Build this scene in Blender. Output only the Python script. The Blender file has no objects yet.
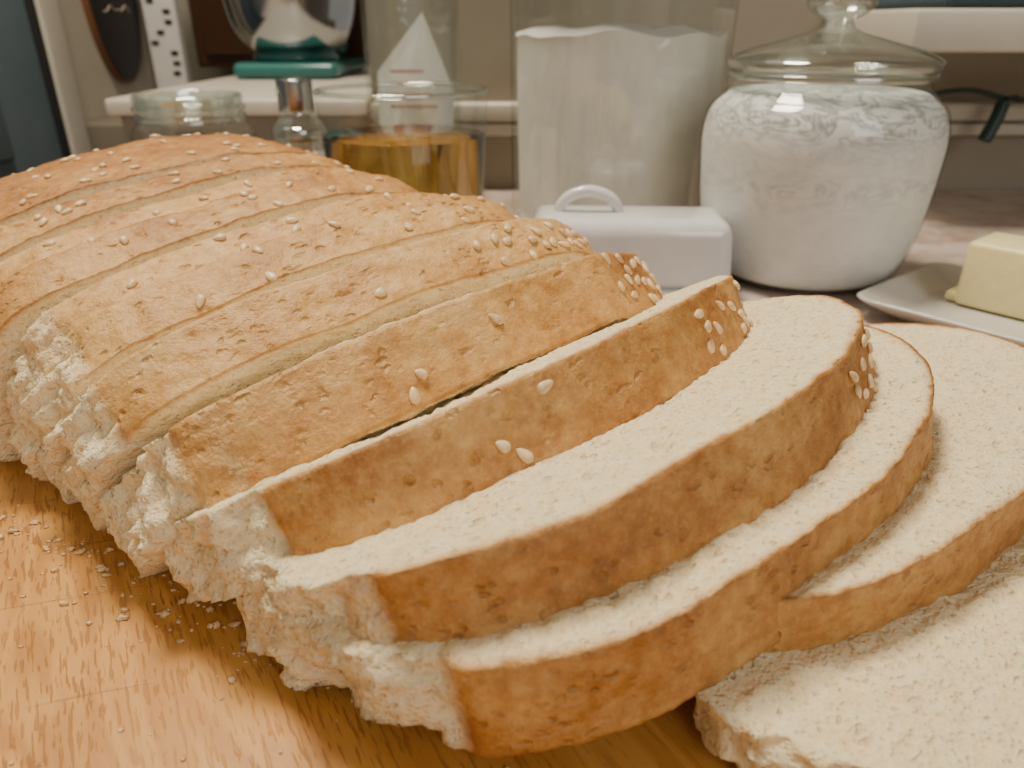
import bpy, bmesh, math, random
from mathutils import Vector, Matrix, noise
random.seed(7)
D=bpy.data; C=bpy.context
scene=C.scene

# ---------------- helpers ----------------
def link(o,parent=None):
    scene.collection.objects.link(o)
    if parent: o.parent=parent
    return o
def empty(name,loc=(0,0,0),rz=0):
    e=D.objects.new(name,None); e.location=loc; e.rotation_euler=(0,0,rz); e.empty_display_size=.02
    return link(e)
class NT:
    def __init__(s,name):
        s.m=D.materials.new(name); s.m.use_nodes=True; s.t=s.m.node_tree; s.n=s.t.nodes
        s.b=s.n['Principled BSDF']; s.out=s.n['Material Output']
    def add(s,typ,ins=None,**kw):
        nd=s.n.new(typ)
        for k,v in kw.items(): setattr(nd,k,v)
        if ins:
            for k,v in ins.items(): s.set(nd,k,v)
        return nd
    def set(s,nd,k,v):
        if isinstance(v,bpy.types.NodeSocket): s.t.links.new(v,nd.inputs[k])
        else: nd.inputs[k].default_value=v
    def ramp(s,fac,stops,interp='LINEAR'):
        r=s.n.new('ShaderNodeValToRGB'); r.color_ramp.interpolation=interp
        e=r.color_ramp.elements
        while len(e)<len(stops): e.new(.5)
        for i,(p,c) in enumerate(stops):
            e[i].position=p; e[i].color=(c if len(c)==4 else (*c,1)) if not isinstance(c,(int,float)) else (c,c,c,1)
        s.t.links.new(fac,r.inputs[0]); return r.outputs[0]
    def mix(s,f,a,b,mode='MIX'):
        m=s.n.new('ShaderNodeMix'); m.data_type='RGBA'; m.blend_type=mode
        for k,v in ((0,f),(6,a),(7,b)):
            if isinstance(v,bpy.types.NodeSocket): s.t.links.new(v,m.inputs[k])
            elif k==0: m.inputs[0].default_value=v
            else: m.inputs[k].default_value=(*v,1) if len(v)==3 else v
        return m.outputs[2]
    def math(s,op,a,b=0,clamp=False):
        m=s.n.new('ShaderNodeMath'); m.operation=op; m.use_clamp=clamp
        for i,v in enumerate((a,b)):
            if isinstance(v,bpy.types.NodeSocket): s.t.links.new(v,m.inputs[i])
            else: m.inputs[i].default_value=v
        return m.outputs[0]
    def coords(s,scale=(1,1,1),rot=None,kind='Object'):
        tc=s.n.new('ShaderNodeTexCoord'); src=tc.outputs[kind]
        if rot:
            m0=s.n.new('ShaderNodeMapping'); m0.inputs['Rotation'].default_value=rot
            s.t.links.new(src,m0.inputs[0]); src=m0.outputs[0]
        mp=s.n.new('ShaderNodeMapping'); mp.inputs['Scale'].default_value=scale
        s.t.links.new(src,mp.inputs[0]); return mp.outputs[0]
    def sep(s,vec):
        n=s.n.new('ShaderNodeSeparateXYZ'); s.t.links.new(vec,n.inputs[0]); return n.outputs
    def noise(s,vec,scale,detail=4,rough=.5,dist=0):
        n=s.add('ShaderNodeTexNoise',{'Vector':vec,'Scale':scale,'Detail':detail,'Roughness':rough,'Distortion':dist}); return n.outputs[0]
    def bump(s,h,strength,dist,normal=None):
        b=s.add('ShaderNodeBump',{'Height':h,'Strength':strength,'Distance':dist})
        if normal: s.t.links.new(normal,b.inputs['Normal'])
        return b.outputs[0]
    def P(s,**kw):
        for k,v in kw.items():
            k=k.replace('_',' ')
            if k in('Base Color','Emission Color') and isinstance(v,tuple) and len(v)==3: v=(*v,1)
            s.set(s.b,k,v)
        return s.m
def simple(name,col,rough=.5,metal=0,nscale=0,nstr=.1,nd=.001,**kw):
    t=NT(name)
    v=t.coords()
    n=t.noise(v,nscale or 30,3)
    c=t.mix(n,tuple(x*.9 for x in col),tuple(min(1,x*1.08) for x in col))
    t.P(Base_Color=c,Roughness=rough,Metallic=metal,**kw)
    if nscale: t.P(Normal=t.bump(n,nstr,nd))
    return t.m
def mesh_obj(name,verts,faces,mat=None,parent=None,smooth=True):
    me=D.meshes.new(name); me.from_pydata(verts,[],faces); me.update()
    if smooth:
        for p in me.polygons: p.use_smooth=True
    if mat: me.materials.append(mat)
    return link(D.objects.new(name,me),parent)
def lathe(name,prof,mat,parent=None,seg=96,loc=(0,0,0),smooth=True):
    vs=[];fs=[]
    n=len(prof)
    for i in range(seg):
        a=2*math.pi*i/seg
        for r,z in prof: vs.append((r*math.cos(a),r*math.sin(a),z))
    for i in range(seg):
        j=(i+1)%seg
        for k in range(n-1): fs.append((i*n+k,j*n+k,j*n+k+1,i*n+k+1))
    o=mesh_obj(name,vs,fs,mat,parent,smooth); o.location=loc
    bm=bmesh.new(); bm.from_mesh(o.data); bmesh.ops.remove_doubles(bm,verts=bm.verts,dist=1e-6); bmesh.ops.recalc_face_normals(bm,faces=bm.faces); bm.to_mesh(o.data); bm.free()
    return o
def smooth_prof(pts,sub=6):
    out=[]
    n=len(pts)
    for i in range(n-1):
        p0=pts[max(i-1,0)];p1=pts[i];p2=pts[i+1];p3=pts[min(i+2,n-1)]
        for j in range(sub):
            t=j/sub
            out.append(tuple(.5*((2*b)+(-a+c)*t+(2*a-5*b+4*c-d)*t*t+(-a+3*b-3*c+d)*t**3) for a,b,c,d in zip(p0,p1,p2,p3)))
    out.append(pts[-1]); return [(max(0,q[0]),q[1]) for q in out]
def box(name,lo,hi,mat,parent=None,bevel=0,seg=3,rot=None):
    cx=[(a+b)/2 for a,b in zip(lo,hi)]; sz=[abs(b-a) for a,b in zip(lo,hi)]
    bm=bmesh.new(); bmesh.ops.create_cube(bm,size=1)
    for v in bm.verts: v.co=Vector((v.co.x*sz[0],v.co.y*sz[1],v.co.z*sz[2]))
    if bevel: bmesh.ops.bevel(bm,geom=list(bm.edges),offset=bevel,segments=seg,affect='EDGES',profile=.5)
    me=D.meshes.new(name); bm.to_mesh(me); bm.free()
    if bevel:
        for p in me.polygons: p.use_smooth=True
    me.materials.append(mat)
    o=D.objects.new(name,me); o.location=cx
    if rot: o.rotation_euler=rot
    return link(o,parent)
def tube(name,pts,r,mat,parent=None,res=4,cyc=False):
    cu=D.curves.new(name,'CURVE'); cu.dimensions='3D'; cu.bevel_depth=r; cu.bevel_resolution=res; cu.use_fill_caps=True
    sp=cu.splines.new('BEZIER'); sp.bezier_points.add(len(pts)-1)
    for b,p in zip(sp.bezier_points,pts):
        b.co=p; b.handle_left_type=b.handle_right_type='AUTO'
    sp.use_cyclic_u=cyc; cu.materials.append(mat)
    return link(D.objects.new(name,cu),parent)

# ---------------- materials ----------------
def bread_mat():
    t=NT('bread')
    v=t.coords()
    oi=t.n.new('ShaderNodeObjectInfo')
    off=t.n.new('ShaderNodeVectorMath'); off.operation='ADD'
    t.t.links.new(v,off.inputs[0]); 
    cmb=t.add('ShaderNodeCombineXYZ',{'X':t.math('MULTIPLY',oi.outputs['Random'],3.0),'Y':oi.outputs['Random'],'Z':0.0})
    t.t.links.new(cmb.outputs[0],off.inputs[1]); v=off.outputs[0]
    mp=t.add('ShaderNodeMapping',{'Scale':(.55,1.0,1.0)}); t.t.links.new(v,mp.inputs[0])
    nw=t.add('ShaderNodeTexNoise',{'Vector':v,'Scale':260.0,'Detail':2.0})
    wv=t.n.new('ShaderNodeVectorMath'); wv.operation='SCALE'; t.t.links.new(nw.outputs[1],wv.inputs[0]); wv.inputs['Scale'].default_value=.0035
    wa=t.n.new('ShaderNodeVectorMath'); wa.operation='ADD'; t.t.links.new(mp.outputs[0],wa.inputs[0]); t.t.links.new(wv.outputs[0],wa.inputs[1])
    vs=wa.outputs[0]
    cr=t.add('ShaderNodeAttribute',attribute_name='crust').outputs['Fac']
    tone=t.add('ShaderNodeAttribute',attribute_name='tone').outputs['Fac']
    n1=t.noise(v,38,5,.6); n2=t.noise(v,240,4,.65); n3=t.noise(v,800,3,.7)
    vo=t.add('ShaderNodeTexVoronoi',{'Vector':vs,'Scale':290.0,'Randomness':1.0}).outputs['Distance']
    mask=t.ramp(t.noise(v,90,3),[(.44,0),(.60,1)])
    pore=t.math('MULTIPLY',t.ramp(vo,[(.10,1),(.38,0)]),mask)
    vo2=t.add('ShaderNodeTexVoronoi',{'Vector':v,'Scale':640.0}).outputs['Distance']
    pore2=t.ramp(vo2,[(.12,1),(.38,0)])
    # open crumb holes of mixed size
    vo3=t.add('ShaderNodeTexVoronoi',{'Vector':vs,'Scale':430.0}).outputs['Distance']
    hole=t.math('MULTIPLY',t.ramp(vo3,[(.14,1),(.30,0)]),t.ramp(t.noise(v,300,2),[(.46,0),(.56,1)]))
    f=t.math('ADD',tone,t.math('MULTIPLY',t.math('SUBTRACT',n1,.5),1.1))
    f=t.math('ADD',f,t.math('MULTIPLY',t.math('SUBTRACT',n2,.5),.75),True)
    cc=t.ramp(f,[(0,(.78,.53,.24)),(.3,(.63,.355,.115)),(.6,(.43,.19,.047)),(1,(.19,.063,.014))])
    cc=t.mix(t.math('MULTIPLY',pore,.42),cc,(.29,.12,.034))
    cc=t.mix(t.math('MULTIPLY',pore2,.12),cc,(.80,.57,.31))
    cb=t.ramp(n2,[(.28,(.89,.69,.39)),(.45,(.95,.78,.49)),(.7,(.97,.85,.59))])
    cb=t.mix(t.math('MULTIPLY',t.ramp(n3,[(.38,1),(.50,0)]),.22),cb,(.76,.52,.25))
    cb=t.mix(t.math('MULTIPLY',pore,.12),cb,(.72,.48,.23))
    cb=t.mix(t.math('MULTIPLY',hole,.18),cb,(.66,.43,.20))
    crn=t.math('ADD',cr,t.math('MULTIPLY',t.math('SUBTRACT',n2,.5),t.math('MULTIPLY',t.math('MULTIPLY',cr,t.math('SUBTRACT',1.0,cr)),3.0)),True)
    col=t.mix(t.ramp(crn,[(.05,0),(.75,1)]),cb,cc)
    hb=t.math('ADD',t.math('MULTIPLY',n2,.7),t.math('MULTIPLY',n3,.6))
    hb=t.math('SUBTRACT',hb,t.math('MULTIPLY',pore2,.3))
    hb=t.math('SUBTRACT',hb,t.math('MULTIPLY',pore,.5))
    hb=t.math('SUBTRACT',hb,t.math('MULTIPLY',hole,.6))
    nb=t.bump(hb,1.0,.0016)
    hc=t.math('SUBTRACT',t.math('MULTIPLY',n2,.7),t.math('MULTIPLY',pore,.8))
    hc=t.math('ADD',hc,t.math('MULTIPLY',n3,.3))
    nc=t.bump(hc,1.0,.0011)
    mx=t.n.new('ShaderNodeMix'); mx.data_type='VECTOR'
    t.t.links.new(cr,mx.inputs[0]); t.t.links.new(nb,mx.inputs[4]); t.t.links.new(nc,mx.inputs[5])
    rough=t.math('SUBTRACT',.85,t.math('MULTIPLY',cr,.38))
    sss=t.math('MULTIPLY',t.math('SUBTRACT',1.0,cr),.3)
    t.P(Base_Color=col,Roughness=rough,Normal=mx.outputs[1],Subsurface_Weight=sss,Subsurface_Scale=.004)
    t.b.inputs['Subsurface Radius'].default_value=(1,.6,.3)
    t.b.inputs['Specular IOR Level'].default_value=.4
    return t.m
M_bread=bread_mat()

def wood_mat():
    t=NT('honey_wood')
    rot=(0,0,math.radians(60))
    v=t.coords((1,1,1),rot)
    vs=t.coords((2.0,9,6),rot)
    g=t.noise(vs,1.6,3,.5,1.0)
    rings=t.math('SINE',t.math('MULTIPLY',g,75.0))
    r=t.math('ADD',t.math('MULTIPLY',rings,.5),.5)
    c=t.mix(r,(.47,.205,.038),(.65,.335,.082))
    big=t.noise(v,7,3)
    c=t.mix(t.ramp(big,[(.35,0),(.65,.6)]),c,t.mix(.5,c,(.74,.43,.14)))
    p=t.noise(t.coords((110,900,300),rot),1.0,2,.5)
    pores=t.ramp(p,[(.55,0),(.62,1)])
    pm=t.ramp(t.noise(v,22,2),[(.32,.3),(.6,1)])
    pf=t.math('MULTIPLY',t.math('MULTIPLY',pores,pm),.8)
    c=t.mix(pf,c,(.24,.085,.016))
    fine=t.noise(t.coords((30,380,90),rot),1,3)
    c=t.mix(t.math('MULTIPLY',fine,.4),c,(.45,.19,.038))
    cut=t.noise(t.coords((8,300,50),(0,0,math.radians(-15))),1,2)
    cf=t.ramp(cut,[(.66,0),(.70,.4)])
    c=t.mix(cf,c,(.28,.11,.03))
    h=t.math('SUBTRACT',t.math('SUBTRACT',t.math('MULTIPLY',fine,.3),pf),cf)
    t.P(Base_Color=c,Roughness=t.math('ADD',.33,t.math('MULTIPLY',fine,.2)),Normal=t.bump(h,.5,.0005))
    return t.m
M_wood=wood_mat()
def counter_mat():
    t=NT('whitewashed_wood')
    v=t.coords((3,26,5)); n=t.noise(v,2.5,5,.6,.5); n2=t.noise(t.coords(),28,5,.65)
    c=t.ramp(n,[(.3,(.45,.36,.30)),(.55,(.58,.49,.43)),(.75,(.66,.59,.53))])
    c=t.mix(t.ramp(n2,[(.5,0),(.68,.8)]),c,(.30,.18,.12))
    t.P(Base_Color=c,Roughness=.4,Normal=t.bump(n,.2,.001)); return t.m
M_counter=counter_mat()
def glass_mat(name='clear_glass',tint=(.97,.985,.98),base=.045,edge=.75,rough=.015,dark=.45):
    t=NT(name); t.n.remove(t.b)
    lw=t.add('ShaderNodeLayerWeight',{'Blend':.35})
    v=t.coords(); wob=t.bump(t.noise(v,35,2),.2,.002)
    t.set(lw,'Normal',wob)
    f=t.ramp(lw.outputs['Facing'],[(0,base),(.6,base*1.6),(.88,max(.22,base*1.6)),(1,edge)])
    tc=t.ramp(lw.outputs['Facing'],[(0,tint),(.72,tuple(x*.95 for x in tint)),(.97,tuple(x*dark for x in tint))])
    tr=t.add('ShaderNodeBsdfTransparent',{'Color':tc})
    gl=t.add('ShaderNodeBsdfGlossy',{'Color':(1,1,1,1),'Roughness':rough,'Normal':wob})
    mx=t.add('ShaderNodeMixShader',{0:f,1:tr.outputs[0],2:gl.outputs[0]})
    t.t.links.new(mx.outputs[0],t.out.inputs[0]); return t.m
M_glass=glass_mat()
M_canister=glass_mat('canister_glass',(.95,.975,.965),.07,.85,.03,.28)
M_rim=glass_mat('thick_glass',(.88,.93,.90),.22,.85,.08,.35)
def flour_mat(name,z0=None,col=(.80,.76,.70)):
    t=NT(name); o=t.coords(); n=t.noise(o,22,6,.65,.8)
    c=t.ramp(n,[(.3,tuple(x*.88 for x in col)),(.6,col)])
    if z0 is not None:
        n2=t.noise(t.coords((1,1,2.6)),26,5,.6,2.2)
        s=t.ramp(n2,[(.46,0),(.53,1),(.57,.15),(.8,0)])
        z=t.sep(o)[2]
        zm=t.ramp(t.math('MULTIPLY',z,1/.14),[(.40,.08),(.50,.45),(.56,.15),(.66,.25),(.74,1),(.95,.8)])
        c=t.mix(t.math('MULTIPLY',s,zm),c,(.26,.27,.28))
    else:
        n2=t.noise(t.coords((9,9,2)),6,5,.6,1)
        c=t.mix(t.ramp(n2,[(.45,0),(.75,.5)]),c,(.60,.53,.44))
    t.P(Base_Color=c,Roughness=.9,Normal=t.bump(n,.3,.003)); return t.m
M_flour=flour_mat('flour'); M_sugar=flour_mat('powdered_flour',.1,(.80,.79,.77))
M_ceramic=simple('white_glazed_ceramic',(.70,.71,.72),.12,nscale=60,nstr=.05)
M_ceramic.node_tree.nodes['Principled BSDF'].inputs['Coat Weight'].default_value=.5
M_plate=simple('porcelain',(.62,.59,.54),.15)
M_butter=simple('butter',(.84,.75,.40),.4,nscale=180,nstr=.4,nd=.001,Subsurface_Weight=.3,Subsurface_Scale=.01)
M_steel=simple('brushed_steel',(.42,.43,.44),.15,1)
M_teal=simple('teal_enamel',(.03,.15,.14),.2)
M_wallc=simple('cream_paint',(.44,.40,.325),.6,nscale=40,nstr=.05)
M_splash=simple('beige_backsplash',(.30,.26,.20),.5,nscale=14,nstr=.05)
M_ledge=simple('ledge_shaded_beige',(.17,.145,.11),.6,nscale=14,nstr=.05)  # beige darkened so the shade under the ledge top sits in the colour
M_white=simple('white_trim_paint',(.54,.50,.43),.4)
M_door=simple('grey_blue_door_paint',(.13,.18,.21),.45)
M_darkwood=simple('dark_cabinet_wood',(.055,.023,.010),.4,nscale=12,nstr=.1)
M_black=simple('chalkboard_black',(.012,.010,.010),.6)
M_floor=simple('floor_planks',(.28,.17,.09),.5,nscale=10)
M_chalk=simple('chalk',(.6,.5,.42),.9)
M_gold=simple('frame_wood',(.16,.07,.03),.4)
M_green=simple('green_cable',(.015,.045,.035),.4)
M_cloth=simple('dark_cloth',(.03,.06,.075),.9,nscale=200,nstr=.3)
M_paper=simple('white_paper',(.68,.66,.62),.8)
M_pink=simple('pink_print',(.62,.34,.32),.7)

# ---------------- bread ----------------
TAIL=[(.214,.040),(.211,.020),(.202,.006),(.190,0),(.150,-.001),(.100,0),(.050,-.001)]
PROF1=[(0,0),(-.004,.018),(-.002,.038),(.004,.054),(.018,.066),(.045,.075),(.085,.082),(.125,.086),(.160,.085),(.188,.077),(.206,.061)]+TAIL
PROF2=[(0,0),(-.003,.015),(.000,.033),(.009,.052),(.027,.074),(.056,.092),(.092,.102),(.127,.104),(.160,.098),(.188,.084),(.206,.064)]+TAIL
def mixp(a,b,f): return [(p[0]*(1-f)+q[0]*f,p[1]*(1-f)+q[1]*f) for p,q in zip(a,b)]
def closed_outline(pts,N):
    n=len(pts); out=[]
    for i in range(n):
        p0,p1,p2,p3=[pts[(i+k)%n] for k in(-1,0,1,2)]
        for j in range(30):
            t=j/30
            out.append(tuple(.5*((2*b)+(-a+c)*t+(2*a-5*b+4*c-d)*t*t+(-a+3*b-3*c+d)*t**3) for a,b,c,d in zip(p0,p1,p2,p3)))
    L=[0]
    for i in range(len(out)):
        a=out[i];b=out[(i+1)%len(out)]; L.append(L[-1]+math.hypot(a[0]-b[0],a[1]-b[1]))
    res=[];k=0
    for i in range(N):
        d=L[-1]*i/N
        while L[k+1]<d: k+=1
        f=(d-L[k])/(L[k+1]-L[k]); a=out[k];b=out[(k+1)%len(out)]
        res.append((a[0]+(b[0]-a[0])*f,a[1]+(b[1]-a[1])*f))
    return res
def sst(a,b,x):
    t=max(0,min(1,(x-a)/(b-a))); return t*t*(3-2*t)
def nz(x,y,z,s,seed): return noise.noise(Vector((x*s+seed*7.3,y*s+seed*3.1,z*s-seed)))
def frame(x,y,z,head,tilt,pitch):
    h=math.radians(head);t=math.radians(tilt);p=math.radians(pitch)
    L0=Vector((math.sin(h),math.cos(h),0)); A=Vector((math.cos(h),-math.sin(h),0)); Z=Vector((0,0,1))
    H=A*math.sin(t)+Z*math.cos(t)
    L1=(L0*math.cos(p)+Z*math.sin(p))
    Y=H.cross(L1).normalized(); H=L1.cross(Y).normalized()
    Lv=L1
    return Matrix(((Lv.x,Y.x,H.x,x),(Lv.y,Y.y,H.y,y),(Lv.z,Y.z,H.z,z),(0,0,0,1)))
def make_slice(name,M,t,tone,seed,sS=1,sH=1,heel=False,N=340,prof=0):
    out=[(a*sS,b*sH) for a,b in closed_outline(mixp(PROF1,PROF2,prof),N)]
    cs,ch=.105*sS,.044*sH
    nrm=[]
    for i in range(N):
        a=out[i-1];b=out[(i+1)%N]; d=Vector((b[0]-a[0],b[1]-a[1])).normalized(); nrm.append((-d.y,d.x))
    V=[];F=[];CR=[];TO=[]
    crk=[]
    for i,(s,h) in enumerate(out):
        side=sst(.026,.010,s)*sst(.062,.048,h+.010*nz(s,h,0,90,seed))*sst(-.002,.004,h+.002)
        crk.append(1-side)
    def tn(s,h,n,i):
        far=sst(.12,.21,s/sS); low=sst(.06,.02,h/sH)*(.5 if s>.1 else 0)
        near=sst(.07,.0,s/sS)
        return tone+.12*far+.25*low-.06*near
    def outer(i,n):
        s,h=out[i]; torn=1-crk[i]
        a=.0016*nz(s,h,n,38,seed)+.0007*nz(s,h,n,160,seed)+.0003*nz(s,h,n,500,seed)
        a=a*(1-torn)+torn*(.0060*nz(s,h,n,60,seed)+.0030*nz(s,h,n,210,seed)+.0018*nz(s,h,n,520,seed)-.001)
        if h<.003: a*=.3
        return s+nrm[i][0]*a,h+nrm[i][1]*a
    K=20 if not heel else 60
    ys=[-t/2+t*j/K for j in range(K+1)]
    for j,y in enumerate(ys):
        for i in range(N):
            s,h=outer(i,y)
            if heel:
                u=j/K
                f=(1-max(0,(u-.15)/.85)**2.6)**.5 if u<1 else 0.02
                f=max(f,.03)
                s=cs+(s-cs)*f; h=h*(f**.8)
            wob=.0016*nz(s,h,0,30,seed+5)
            V.append((s,y+wob,h)); CR.append(crk[i]); TO.append(tn(*out[i],y,i)+(.12*j/K if heel else 0))
    for j in range(K):
        for i in range(N):
            i2=(i+1)%N; F.append((j*N+i,j*N+i2,(j+1)*N+i2,(j+1)*N+i))
    def cap(j0,y,sgn):
        fl=[.990,.975,.952]+[.952*(1-((q+1)/34)) for q in range(33)]
        prev=j0*N
        for q,f in enumerate(fl):
            base=len(V)
            for i in range(N):
                s0,y0,h0=V[j0*N+i]
                s=cs+(s0-cs)*f; h=ch+(h0-ch)*f
                dd=.0016*nz(s,0,h,26,seed+sgn)+ .0010*nz(s,0,h,200,seed+sgn)+.0006*nz(s,0,h,560,seed+sgn)
                dd*=min(1,(q+1)/4)
                V.append((s,y+(y0-y)*f+sgn*(dd+ (.0004 if q>0 else 0)),h))
                CR.append(crk[i]*(.62,.24,.06)[q] if q<3 else 0); TO.append(tone)
            for i in range(N):
                i2=(i+1)%N
                a=(prev+i,base+i,base+i2,prev+i2)
                F.append(a if sgn<0 else a[::-1])
            prev=base
        c=len(V); V.append((cs,y,ch)); CR.append(0); TO.append(tone)
        for i in range(N):
            i2=(i+1)%N; F.append((prev+i,c,prev+i2) if sgn<0 else (prev+i2,c,prev+i))
    cap(0,ys[0],-1)
    if not heel: cap(K,ys[-1],1)
    else:
        c=len(V); V.append((cs,ys[-1],.012)); CR.append(1); TO.append(tone+.2)
        for i in range(N): F.append((K*N+i,K*N+(i+1)%N,c))
    me=D.meshes.new(name); me.from_pydata(V,[],F)
    for p in me.polygons: p.use_smooth=True
    a=me.attributes.new('crust','FLOAT','POINT'); a.data.foreach_set('value',CR)
    a=me.attributes.new('tone','FLOAT','POINT'); a.data.foreach_set('value',TO)
    bm=bmesh.new(); bm.from_mesh(me); bmesh.ops.recalc_face_normals(bm,faces=bm.faces); bm.to_mesh(me); bm.free()
    me.materials.append(M_bread)
    o=D.objects.new(name,me); o.matrix_world=M; link(o)
    return (out,V,N,K,ys,nrm,o)
def seed_geo(sv,sf,pos,nv,size=1.0):
    nv=nv.normalized(); t=nv.orthogonal().normalized(); ang=random.uniform(0,6.28)
    t=Matrix.Rotation(ang,3,nv)@t; b=nv.cross(t)
    base=len(sv); A_,B_=9,10
    L=.0024*size*random.uniform(.85,1.12);W=.00148*size*random.uniform(.9,1.1);T=.0009*size
    for i in range(A_+1):
        u=-1+2*i/A_; r=math.sqrt(max(0,1-u*u))*(1-.32*u)
        for k in range(B_):
            a=2*math.pi*k/B_
            sv.append(tuple(pos+t*(L*u)+b*(W*r*math.cos(a))+nv*(T*r*math.sin(a)+T*.45)))
    for i in range(A_):
        for k in range(B_):
            k2=(k+1)%B_
            sf.append((base+i*B_+k,base+i*B_+k2,base+(i+1)*B_+k2,base+(i+1)*B_+k))
t=NT('sesame'); n=t.noise(t.coords(),300,2)
M_sesame=t.P(Base_Color=t.ramp(n,[(.35,(.68,.45,.21)),(.65,(.86,.68,.42))]),Roughness=.35)
def sprinkle(info,specs,heel=False):
    out,V,N,K,ys,nrm,o=info
    sv=[];sf=[];placed=[]
    for sp in specs:
        s0,s1,count=sp[:3]; hmin=sp[3] if len(sp)>3 else .050
        cand=[i for i in range(N) if out[i][1]>hmin and s0<out[i][0]<s1 and out[i][0]>.02]
        done=0;tries=0
        while done<count and tries<count*20:
            tries+=1
            i=random.choice(cand); j=random.randint(2,K-2 if not heel else int(K*.75))
            p=Vector(V[j*N+i])
            if any((p-q).length<.0044 for q in placed): continue
            a=Vector(V[j*N+(i+1)%N])-Vector(V[j*N+i-1]); b=Vector(V[(j+1)*N+i])-Vector(V[(j-1)*N+i])
            nl=a.cross(b)
            if nl.dot(Vector((nrm[i][0],0,nrm[i][1])))<0: nl=-nl
            seed_geo(sv,sf,p,nl); placed.append(p); done+=1
    if sv: mesh_obj('sesame_seeds',sv,sf,M_sesame,o)

S=[ # x,y,z0,head,tilt,pitch,t,tone,sS,sH,prof, seed specs
 (-.221,.268,.0055,44,12,0,.0168,.50,.97,1.01,.0,[(.03,.2,13)]),
 (-.203,.255,.0055,45,15,0,.0170,.40,.97,.965,.0,[(.03,.2,10)]),
 (-.188,.239,.006,45,18,0,.0175,.44,.95,.985,.0,[(.03,.2,10)]),
 (-.167,.227,.0065,45.5,22,0,.0178,.30,.93,.945,.0,[(.03,.2,8),(.12,.2,5)]),
 (-.1505,.213,.007,45,25,0,.0178,.36,.96,.96,.0,[(.04,.2,8),(.13,.2,8)]),
 (-.1325,.1975,.0085,46.5,33,0,.0195,.31,.97,.95,.05,[(.04,.2,6),(.13,.20,15)]),
 (-.112,.180,.010,45,46,0,.0240,.36,.945,.955,.20,[(.03,.2,4),(.145,.200,28)]),
 (-.092,.169,.0125,44.5,59,2,.0220,.48,.935,1.00,.45,[(.03,.2,3),(.13,.198,20,.04)]),
 (-.069,.150,.0155,45,71,3.5,.0260,.54,.965,1.03,.50,[(.14,.205,28,.05)]),
 (-.055,.142,.0150,44.5,83,4.5,.0240,.58,.985,1.03,.45,[(.18,.21,5,.03)]),
 ( .002,.162,.0145,45.5,85,1.0,.0230,.56,1.04,.99,.5,[]),
 ( .042,.124,.0100,50,89.5,0,.0145,.50,1.0,1.0,.6,[]),
]
for i,s in enumerate(S):
    M=frame(*s[:6])
    info=make_slice('bread_slice',M,s[6],s[7],i+1,s[8],s[9],prof=s[10])
    sprinkle(info,s[11])
M=frame(-.221-.0545+.002,.268+.055-.002,.0075,45,6,0)
info=make_slice('bread_loaf_heel',M,.120,.60,33,.98,1.06,heel=True,N=360)
sprinkle(info,[(.02,.2,60)],True)

# crumbs
cv=[];cf=[]
def crumb(p,r):
    bm=bmesh.new(); bmesh.ops.create_icosphere(bm,subdivisions=2,radius=r)
    sd=random.random()*50; sx=random.uniform(.8,1.5); sy=random.uniform(.7,1.2)
    base=len(cv)
    for v in bm.verts:
        c=v.co*(1+1.1*noise.noise(v.co*(1.8/r)+Vector((sd,sd,sd)))); c.z=max(c.z*.6,-r*.35); c.x*=sx; c.y*=sy
        cv.append((p[0]+c.x,p[1]+c.y,p[2]+c.z+r*.36))
    for f in bm.faces: cf.append(tuple(base+v.index for v in f.verts))
    bm.free()
for i in range(210):
    a=random.random()
    x=-.19+.15*a+random.gauss(0,.009); y=.218-.075*a-abs(random.gauss(0,.009))
    crumb((x,y,0),random.choice([.0002,.0003,.0003,.0004,.0004,.0005,.0006,.0008,.0011]))
for i in range(70):
    crumb((random.uniform(-.2,.0),random.uniform(.09,.19),0),random.choice([.0002,.0003,.0005]))
t=NT('crumb'); n=t.noise(t.coords(),500,3)
mesh_obj('bread_crumbs',cv,cf,t.P(Base_Color=t.ramp(n,[(.3,(.60,.38,.17)),(.6,(.78,.57,.32))]),Roughness=.9))

# ---------------- board + counter ----------------
lathe('cutting_board',[(0,-.008),(.318,-.008),(.3225,-.0072),(.325,-.0045),(.3225,-.0012),(.319,0),(.15,0),(0,0)],M_wood,None,160,(-.16,.13,0),False)
k=empty('kitchen_counter')
box('counter_top',(-.615,-.30,-.038),(1.35,.795,-.0085),M_counter,k,.003)
box('cabinet_body',(-.60,-.26,-.905),(1.33,.79,-.038),M_white,k)
for i in range(3):
    box('cabinet_door_%d'%(i+1),(-.57+.64*i,-.275,-.82),(.03+.64*i,-.258,-.09),M_white,k,.004)
# ---------------- room ----------------
box('floor',(-.75,-2.0,-.93),(2.2,1.75,-.908),M_floor)
box('wall_left',(-.75,-2.0,-.908),(-.62,1.75,1.7),M_wallc)
box('wall_back',(-.14,.80,-.908),(2.2,.92,1.7),M_splash)
box('wall_recess',(-.62,1.55,-.908),(-.14,1.67,1.7),M_wallc)
box('wall_right',(2.1,-2.0,-.908),(2.2,.80,1.7),M_wallc)
box('ceiling',(-.75,-2.0,1.7),(2.2,1.75,1.76),M_white)
box('trim_1',(-.14,.782,.060),(1.9,.80,.078),M_white,None,.004)
box('trim_2',(-.14,.788,.046),(1.9,.80,.058),M_white,None,.002)
d=empty('door_1',(-.62,0,0))
box('panel',(-.0,.15,-.9),(.012,1.05,1.2),M_door,d,.002)
box('jamb',(0,1.062,-.9),(.022,1.11,1.3),M_white,d,.004)
box('stop',(0,1.05,-.9),(.018,1.062,1.2),M_black,d,.002)
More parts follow.
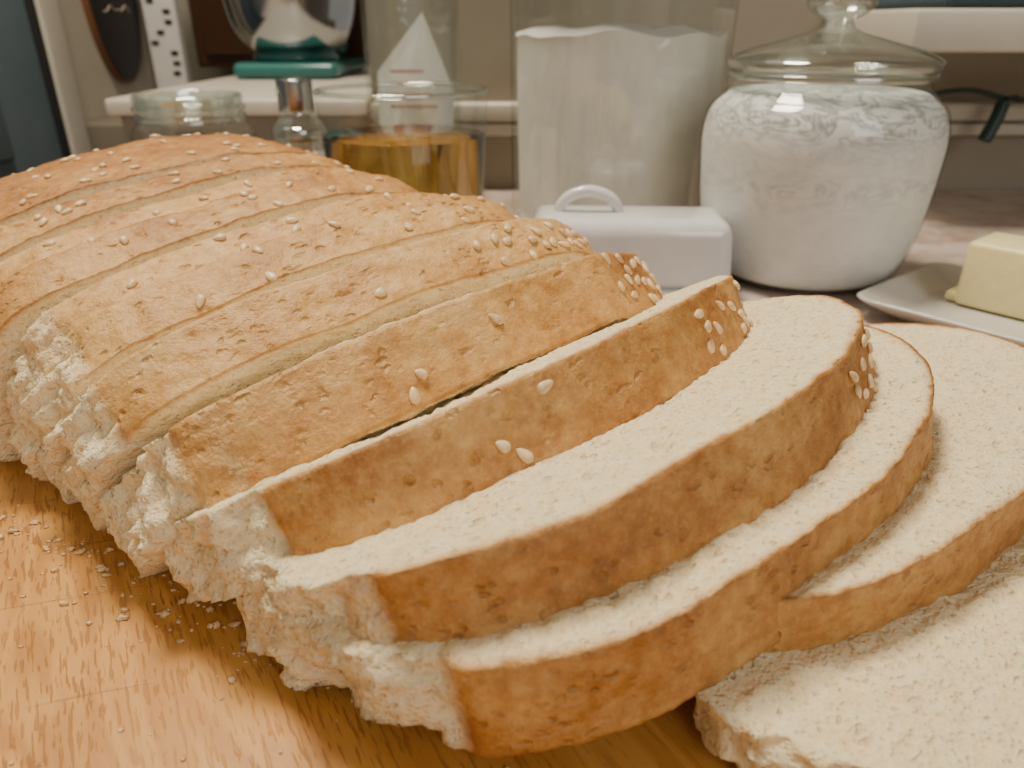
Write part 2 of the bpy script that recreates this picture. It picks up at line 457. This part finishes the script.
for z0,z1 in((-.75,-.1),(.0,1.1)):
    box('inset',(.010,.25,z0),(.018,.94,z1),M_door,d,.003)
lg=empty('window_ledge')
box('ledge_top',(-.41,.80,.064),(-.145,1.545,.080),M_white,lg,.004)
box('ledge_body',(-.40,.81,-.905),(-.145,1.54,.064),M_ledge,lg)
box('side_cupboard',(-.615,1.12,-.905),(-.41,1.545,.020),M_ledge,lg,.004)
c=empty('wood_cabinet')
box('carcass',(-.54,1.40,.081),(-.145,1.545,.9),M_darkwood,c,.004)
box('door_panel',(-.52,1.39,.10),(-.35,1.40,.85),M_darkwood,c,.003)
box('door_panel_2',(-.335,1.39,.10),(-.165,1.40,.85),M_darkwood,c,.003)
p=empty('recipe_cards')
box('pad',(-.600,1.36,.021),(-.548,1.385,.36),M_paper,p,.002)
for i in range(18):
    x=-.596+random.random()*.035; z=.07+i*.0155
    box('print_%d'%i,(x,1.3585,z),(x+.012,1.3598,z+.007),M_black,p)
sg=empty('chalkboard_sign',(-.62,1.29,.20))
def ell(name,rx,rz,x0,x1,mat):
    vs=[];n=64
    for xx in(x0,x1):
        for i in range(n):
            a=2*math.pi*i/n; vs.append((xx,rx*math.cos(a),rz*math.sin(a)))
    fs=[tuple(range(n))[::-1],tuple(range(n,2*n))]+[(i,(i+1)%n,n+(i+1)%n,n+i) for i in range(n)]
    return mesh_obj(name,vs,fs,mat,sg,False)
ell('frame',.080,.138,.0,.010,M_gold); ell('board',.076,.134,.0095,.012,M_black)
for i,zz in enumerate((.045,.02,-.03)):
    tube('chalk_line_%d'%i,[(.0125,-.045+.012*j,zz+random.uniform(-.006,.006)) for j in range(8)],.0008,M_chalk,sg,2)

s=empty('shelf')
box('board',(.30,.62,.128),(1.6,.795,.158),M_white,s,.003)
box('bracket',(1.3,.66,.03),(1.33,.795,.128),M_white,s,.003)
cl=empty('folded_towel')
for i in range(3):
    box('fold_%d'%i,(.33+.01*i,.64,.1585+.013*i),(.60-.01*i,.77,.171+.013*i),M_cloth,cl,.005,3)
g=empty('string_light')
tube('cable',[(.36,.778,.080),(.40,.775,.086),(.44,.770,.090),(.475,.765,.083),(.50,.762,.082),(.56,.768,.086),(.66,.772,.070),(.80,.775,.066),(1.0,.775,.06)],.0024,M_green,g)
tube('socket',[(.468,.760,.080),(.463,.757,.064),(.456,.755,.046)],.0062,M_green,g)
tube('drop',[(.485,.762,.082),(.476,.760,.085),(.468,.760,.078)],.0020,M_green,g)

# ---------------- right flour jar ----------------
TZ=-.0085
j=empty('glass_flour_jar',(.197,.502,TZ))
outer=smooth_prof([(0,.0),(.042,.0),(.053,.002),(.0600,.008),(.0665,.026),(.0710,.050),(.0735,.078),(.0735,.096),(.070,.109),(.0625,.117),(.0585,.122),(.060,.128)],6)
lathe('jar_body',outer,M_glass,j)
fl=smooth_prof([(0,.003),(.042,.003),(.0525,.005),(.0590,.010),(.0655,.027),(.0700,.050),(.0724,.078),(.0724,.095),(.0687,.1075),(.061,.1155),(.054,.119),(.03,.120),(0,.121)],6)
lathe('flour',fl,M_sugar,j)
lathe('jar_rim',[(.0595+.0016*math.cos(a),.1275+.0022*math.sin(a)) for a in [2*math.pi*q/12 for q in range(13)]],M_rim,j)
lathe('lid',smooth_prof([(.050,.130),(.0600,.1305),(.0625,.1335),(.0610,.1370),(.050,.142),(.031,.147),(.016,.151),(.010,.154)],5),M_rim,j)
lathe('lid_knob',smooth_prof([(.010,.154),(.009,.158),(.016,.162),(.020,.168),(.016,.175),(0,.178)],5),M_rim,j)
# ---------------- flour canister ----------------
j=empty('tall_glass_canister',(.084,.640,TZ))
lathe('canister_body',smooth_prof([(0,0),(.076,0),(.082,.004),(.0835,.012),(.0845,.10),(.086,.225),(.085,.235),(.082,.240)],5),M_canister,j)
fo=lathe('flour',smooth_prof([(0,.008),(.070,.008),(.0760,.014),(.0785,.06),(.080,.140),(.078,.1500),(.05,.153),(.02,.149),(0,.151)],5),M_flour,j)
for v in fo.data.vertices:
    if v.co.z>.13:
        v.co.z+=.005*noise.noise(Vector((v.co.x*30,v.co.y*30,0)))
lathe('lid',smooth_prof([(0,.262),(.05,.262),(.086,.258),(.089,.252),(.089,.242),(.084,.241)],4),M_steel,j)
lathe('lid_knob',smooth_prof([(0,.295),(.012,.293),(.016,.284),(.009,.272),(.008,.262)],4),M_steel,j)
# ---------------- butter dish cover ----------------
j=empty('ceramic_butter_dish',(.073,.470,TZ),math.radians(-3))
box('dish_base',(-.066,-.031,0),(.066,.028,.008),M_ceramic,j,.0035,4)
o=box('cover',(-.064,-.029,.0065),(.064,.026,.050),M_ceramic,j,.010,6)
for v in o.data.vertices:
    f=1-.05*max(0,(v.co.z+.022)/.044); v.co.x*=f; v.co.y*=f
tube('handle',[(-.044,0,.046),(-.042,0,.054),(-.033,0,.061),(-.017,0,.061),(-.008,0,.054),(-.006,0,.046)],.0035,M_ceramic,j,6)
# ---------------- butter plate ----------------
ang=math.atan2(-.0665,.056)
j=empty('butter_plate',(.195,.4135,TZ),ang)
def rrect(w,h,r,n=6):
    pts=[]
    for cx,cy,a0 in((w-r,h-r,0),(r,h-r,90),(r,r,180),(w-r,r,270)):
        for q in range(n+1):
            a=math.radians(a0+90*q/n); pts.append((cx+r*math.cos(a),cy+r*math.sin(a)))
    return pts
def plate(name,w,h,mat,parent):
    rings=[(.020,.0),(.018,.002),(.002,.0115),(0,.0135),(.0012,.0145),(.003,.0135),(.018,.0060),(.022,.0050)]
    V=[];F=[];n=None
    for ins,z in rings:
        r=max(.004,.012-ins*.3)
        pts=[(x+ins,y+ins,z) for x,y in rrect(w-2*ins,h-2*ins,r)]
        n=len(pts); V+=pts
    for k in range(len(rings)-1):
        for i in range(n): F.append((k*n+i,k*n+(i+1)%n,(k+1)*n+(i+1)%n,(k+1)*n+i))
    F.append(tuple(range(n))[::-1]); F.append(tuple(range((len(rings)-1)*n,len(rings)*n)))
    return mesh_obj(name,V,F,mat,parent)
plate('plate',.19,.112,M_plate,j)
j=empty('butter_block',(.195,.4135,TZ),ang)
o=box('butter',(.036,.056,.0062),(.120,.094,.044),M_butter,j,.003,3)
o=box('butter_shaving',(.029,.060,.0062),(.042,.088,.012),M_butter,j,.002,3)
# ---------------- tea glass ----------------
j=empty('glass_of_tea',(-.067,.490,TZ))
lathe('glass_wall',smooth_prof([(0,0),(.040,0),(.0455,.004),(.0485,.04),(.0510,.10),(.0522,.1195)],5),M_glass,j)
lathe('glass_rim',[(.0513+.0015*math.cos(a),.1195+.0015*math.sin(a)) for a in [2*math.pi*q/10 for q in range(11)]],M_rim,j)
lathe('glass_base',smooth_prof([(0,.001),(.038,.001),(.043,.005),(.043,.009),(.038,.0115),(0,.0115)],3),M_glass,j)
t=NT('amber_tea'); tn=t.noise(t.coords((1,1,.35)),40,2,.5,1.5)
t.P(Base_Color=t.ramp(tn,[(.38,(.30,.15,.028)),(.65,(.54,.34,.09))]),Roughness=.02,IOR=1.30,Transmission_Weight=1.0)
lathe('tea',[(0,.012),(.036,.012),(.043,.016),(.0470,.04),(.0502,.0935),(.0500,.0938),(0,.0938)],t.m,j)
# ---------------- tall vase with card ----------------
j=empty('clear_glass_vase',(-.083,.680,TZ))
lathe('vase_wall',smooth_prof([(0,0),(.034,0),(.038,.004),(.039,.05),(.040,.25),(.041,.262)],4),M_canister,j)
lathe('vase_inner',[(0,.012),(.034,.012),(.0365,.02),(.0385,.262)],M_glass,j)
j=empty('paper_card',(-.098,.752,TZ))
mesh_obj('card',[(-.030,.0,.0),(.040,-.01,0),(.044,-.01,.10),(.016,.012,.166),(-.030,.02,.115),(-.030,.001,.0),(.040,-.009,0),(.044,-.009,.10),(.016,.013,.166),(-.030,.021,.115)],
   [(0,1,2,3,4),(9,8,7,6,5),(0,5,6,1),(1,6,7,2),(2,7,8,3),(3,8,9,4),(4,9,5,0)],M_paper,j,False)
for i in range(4):
    box('print_%d'%i,(-.015,-.0095+.003*i,.085+.010*i),(.028-.004*i,-.0085+.003*i,.088+.010*i),M_pink,j)
# ---------------- small mason jar ----------------
j=empty('mason_jar',(-.248,.612,TZ))
lathe('jar_wall',smooth_prof([(0,0),(.040,0),(.045,.005),(.046,.02),(.046,.075),(.043,.083),(.040,.088)],4),M_canister,j)
lathe('jar_neck',smooth_prof([(.040,.088),(.039,.091),(.0415,.092),(.039,.095),(.0415,.098),(.0395,.101),(.0400,.106),(.0375,.107),(.0370,.090)],4),M_rim,j)
j=empty('glass_bottle',(-.165,.610,TZ))
lathe('bottle',smooth_prof([(0,0),(.018,0),(.021,.004),(.021,.075),(.018,.086),(.013,.093),(.012,.098)],4),M_rim,j)
lathe('contents',[(0,.003),(.019,.003),(.019,.074),(0,.074)],simple('peppercorn_mix',(.20,.16,.12),.8,nscale=300,nstr=.8),j)
lathe('cap',smooth_prof([(.0125,.095),(.0135,.097),(.0135,.115),(.012,.119),(0,.120)],3),M_steel,j)
lathe('label',[(.0213,.020),(.0213,.068)],M_paper,j)
# ---------------- stand mixer ----------------
j=empty('stand_mixer',(-.305,1.16,.081))
box('base',(-.07,-.075,0),(.07,.16,.020),M_teal,j,.009,5)
box('column',(-.045,.09,.018),(.045,.16,.26),M_teal,j,.018,5)
lathe('bowl_foot',[(0,.020),(.058,.020),(.060,.026),(.050,.036),(0,.036)],M_teal,j)
lathe('bowl',smooth_prof([(.045,.030),(.062,.036),(.082,.065),(.092,.120),(.095,.165),(.098,.168),(.094,.170),(.090,.120),(.080,.070),(.058,.042),(0,.036)],5),M_steel,j)
o=lathe('head',smooth_prof([(0,-.16),(.035,-.155),(.052,-.12),(.058,-.03),(.055,.08),(.045,.13),(0,.15)],5),M_teal,j)
o.rotation_euler=(math.radians(-90),0,0); o.location=(0,.03,.285)
lathe('beater_shaft',[(0,.10),(.006,.10),(.008,.24),(0,.24)],M_steel,j)

# ---------------- lights ----------------
def area(name,loc,target,size,power,col):
    l=D.lights.new(name,'AREA'); l.energy=power; l.size=size; l.color=col; l.shape='SQUARE'
    o=D.objects.new(name,l); o.location=loc
    o.rotation_euler=(Vector(target)-Vector(loc)).to_track_quat('-Z','Y').to_euler(); link(o)
area('ceiling_lamp',(-.30,.62,1.35),(0,.25,0),.35,29,(1,.87,.68))
area('window_daylight',(.9,-1.3,1.0),(0,.4,0),1.0,12,(1,.96,.91))
w=D.worlds.new('World'); scene.world=w; w.use_nodes=True
w.node_tree.nodes['Background'].inputs[0].default_value=(1,.92,.80,1); w.node_tree.nodes['Background'].inputs[1].default_value=.39

# ---------------- camera ----------------
cam=D.cameras.new('camera'); cam.sensor_width=36; cam.lens=36*750/1024; cam.clip_start=.01
cam.dof.use_dof=True; cam.dof.focus_distance=.22; cam.dof.aperture_fstop=14
o=D.objects.new('camera',cam); o.location=(0,0,.147); o.rotation_euler=(math.radians(90-25.6),0,0); link(o); scene.camera=o
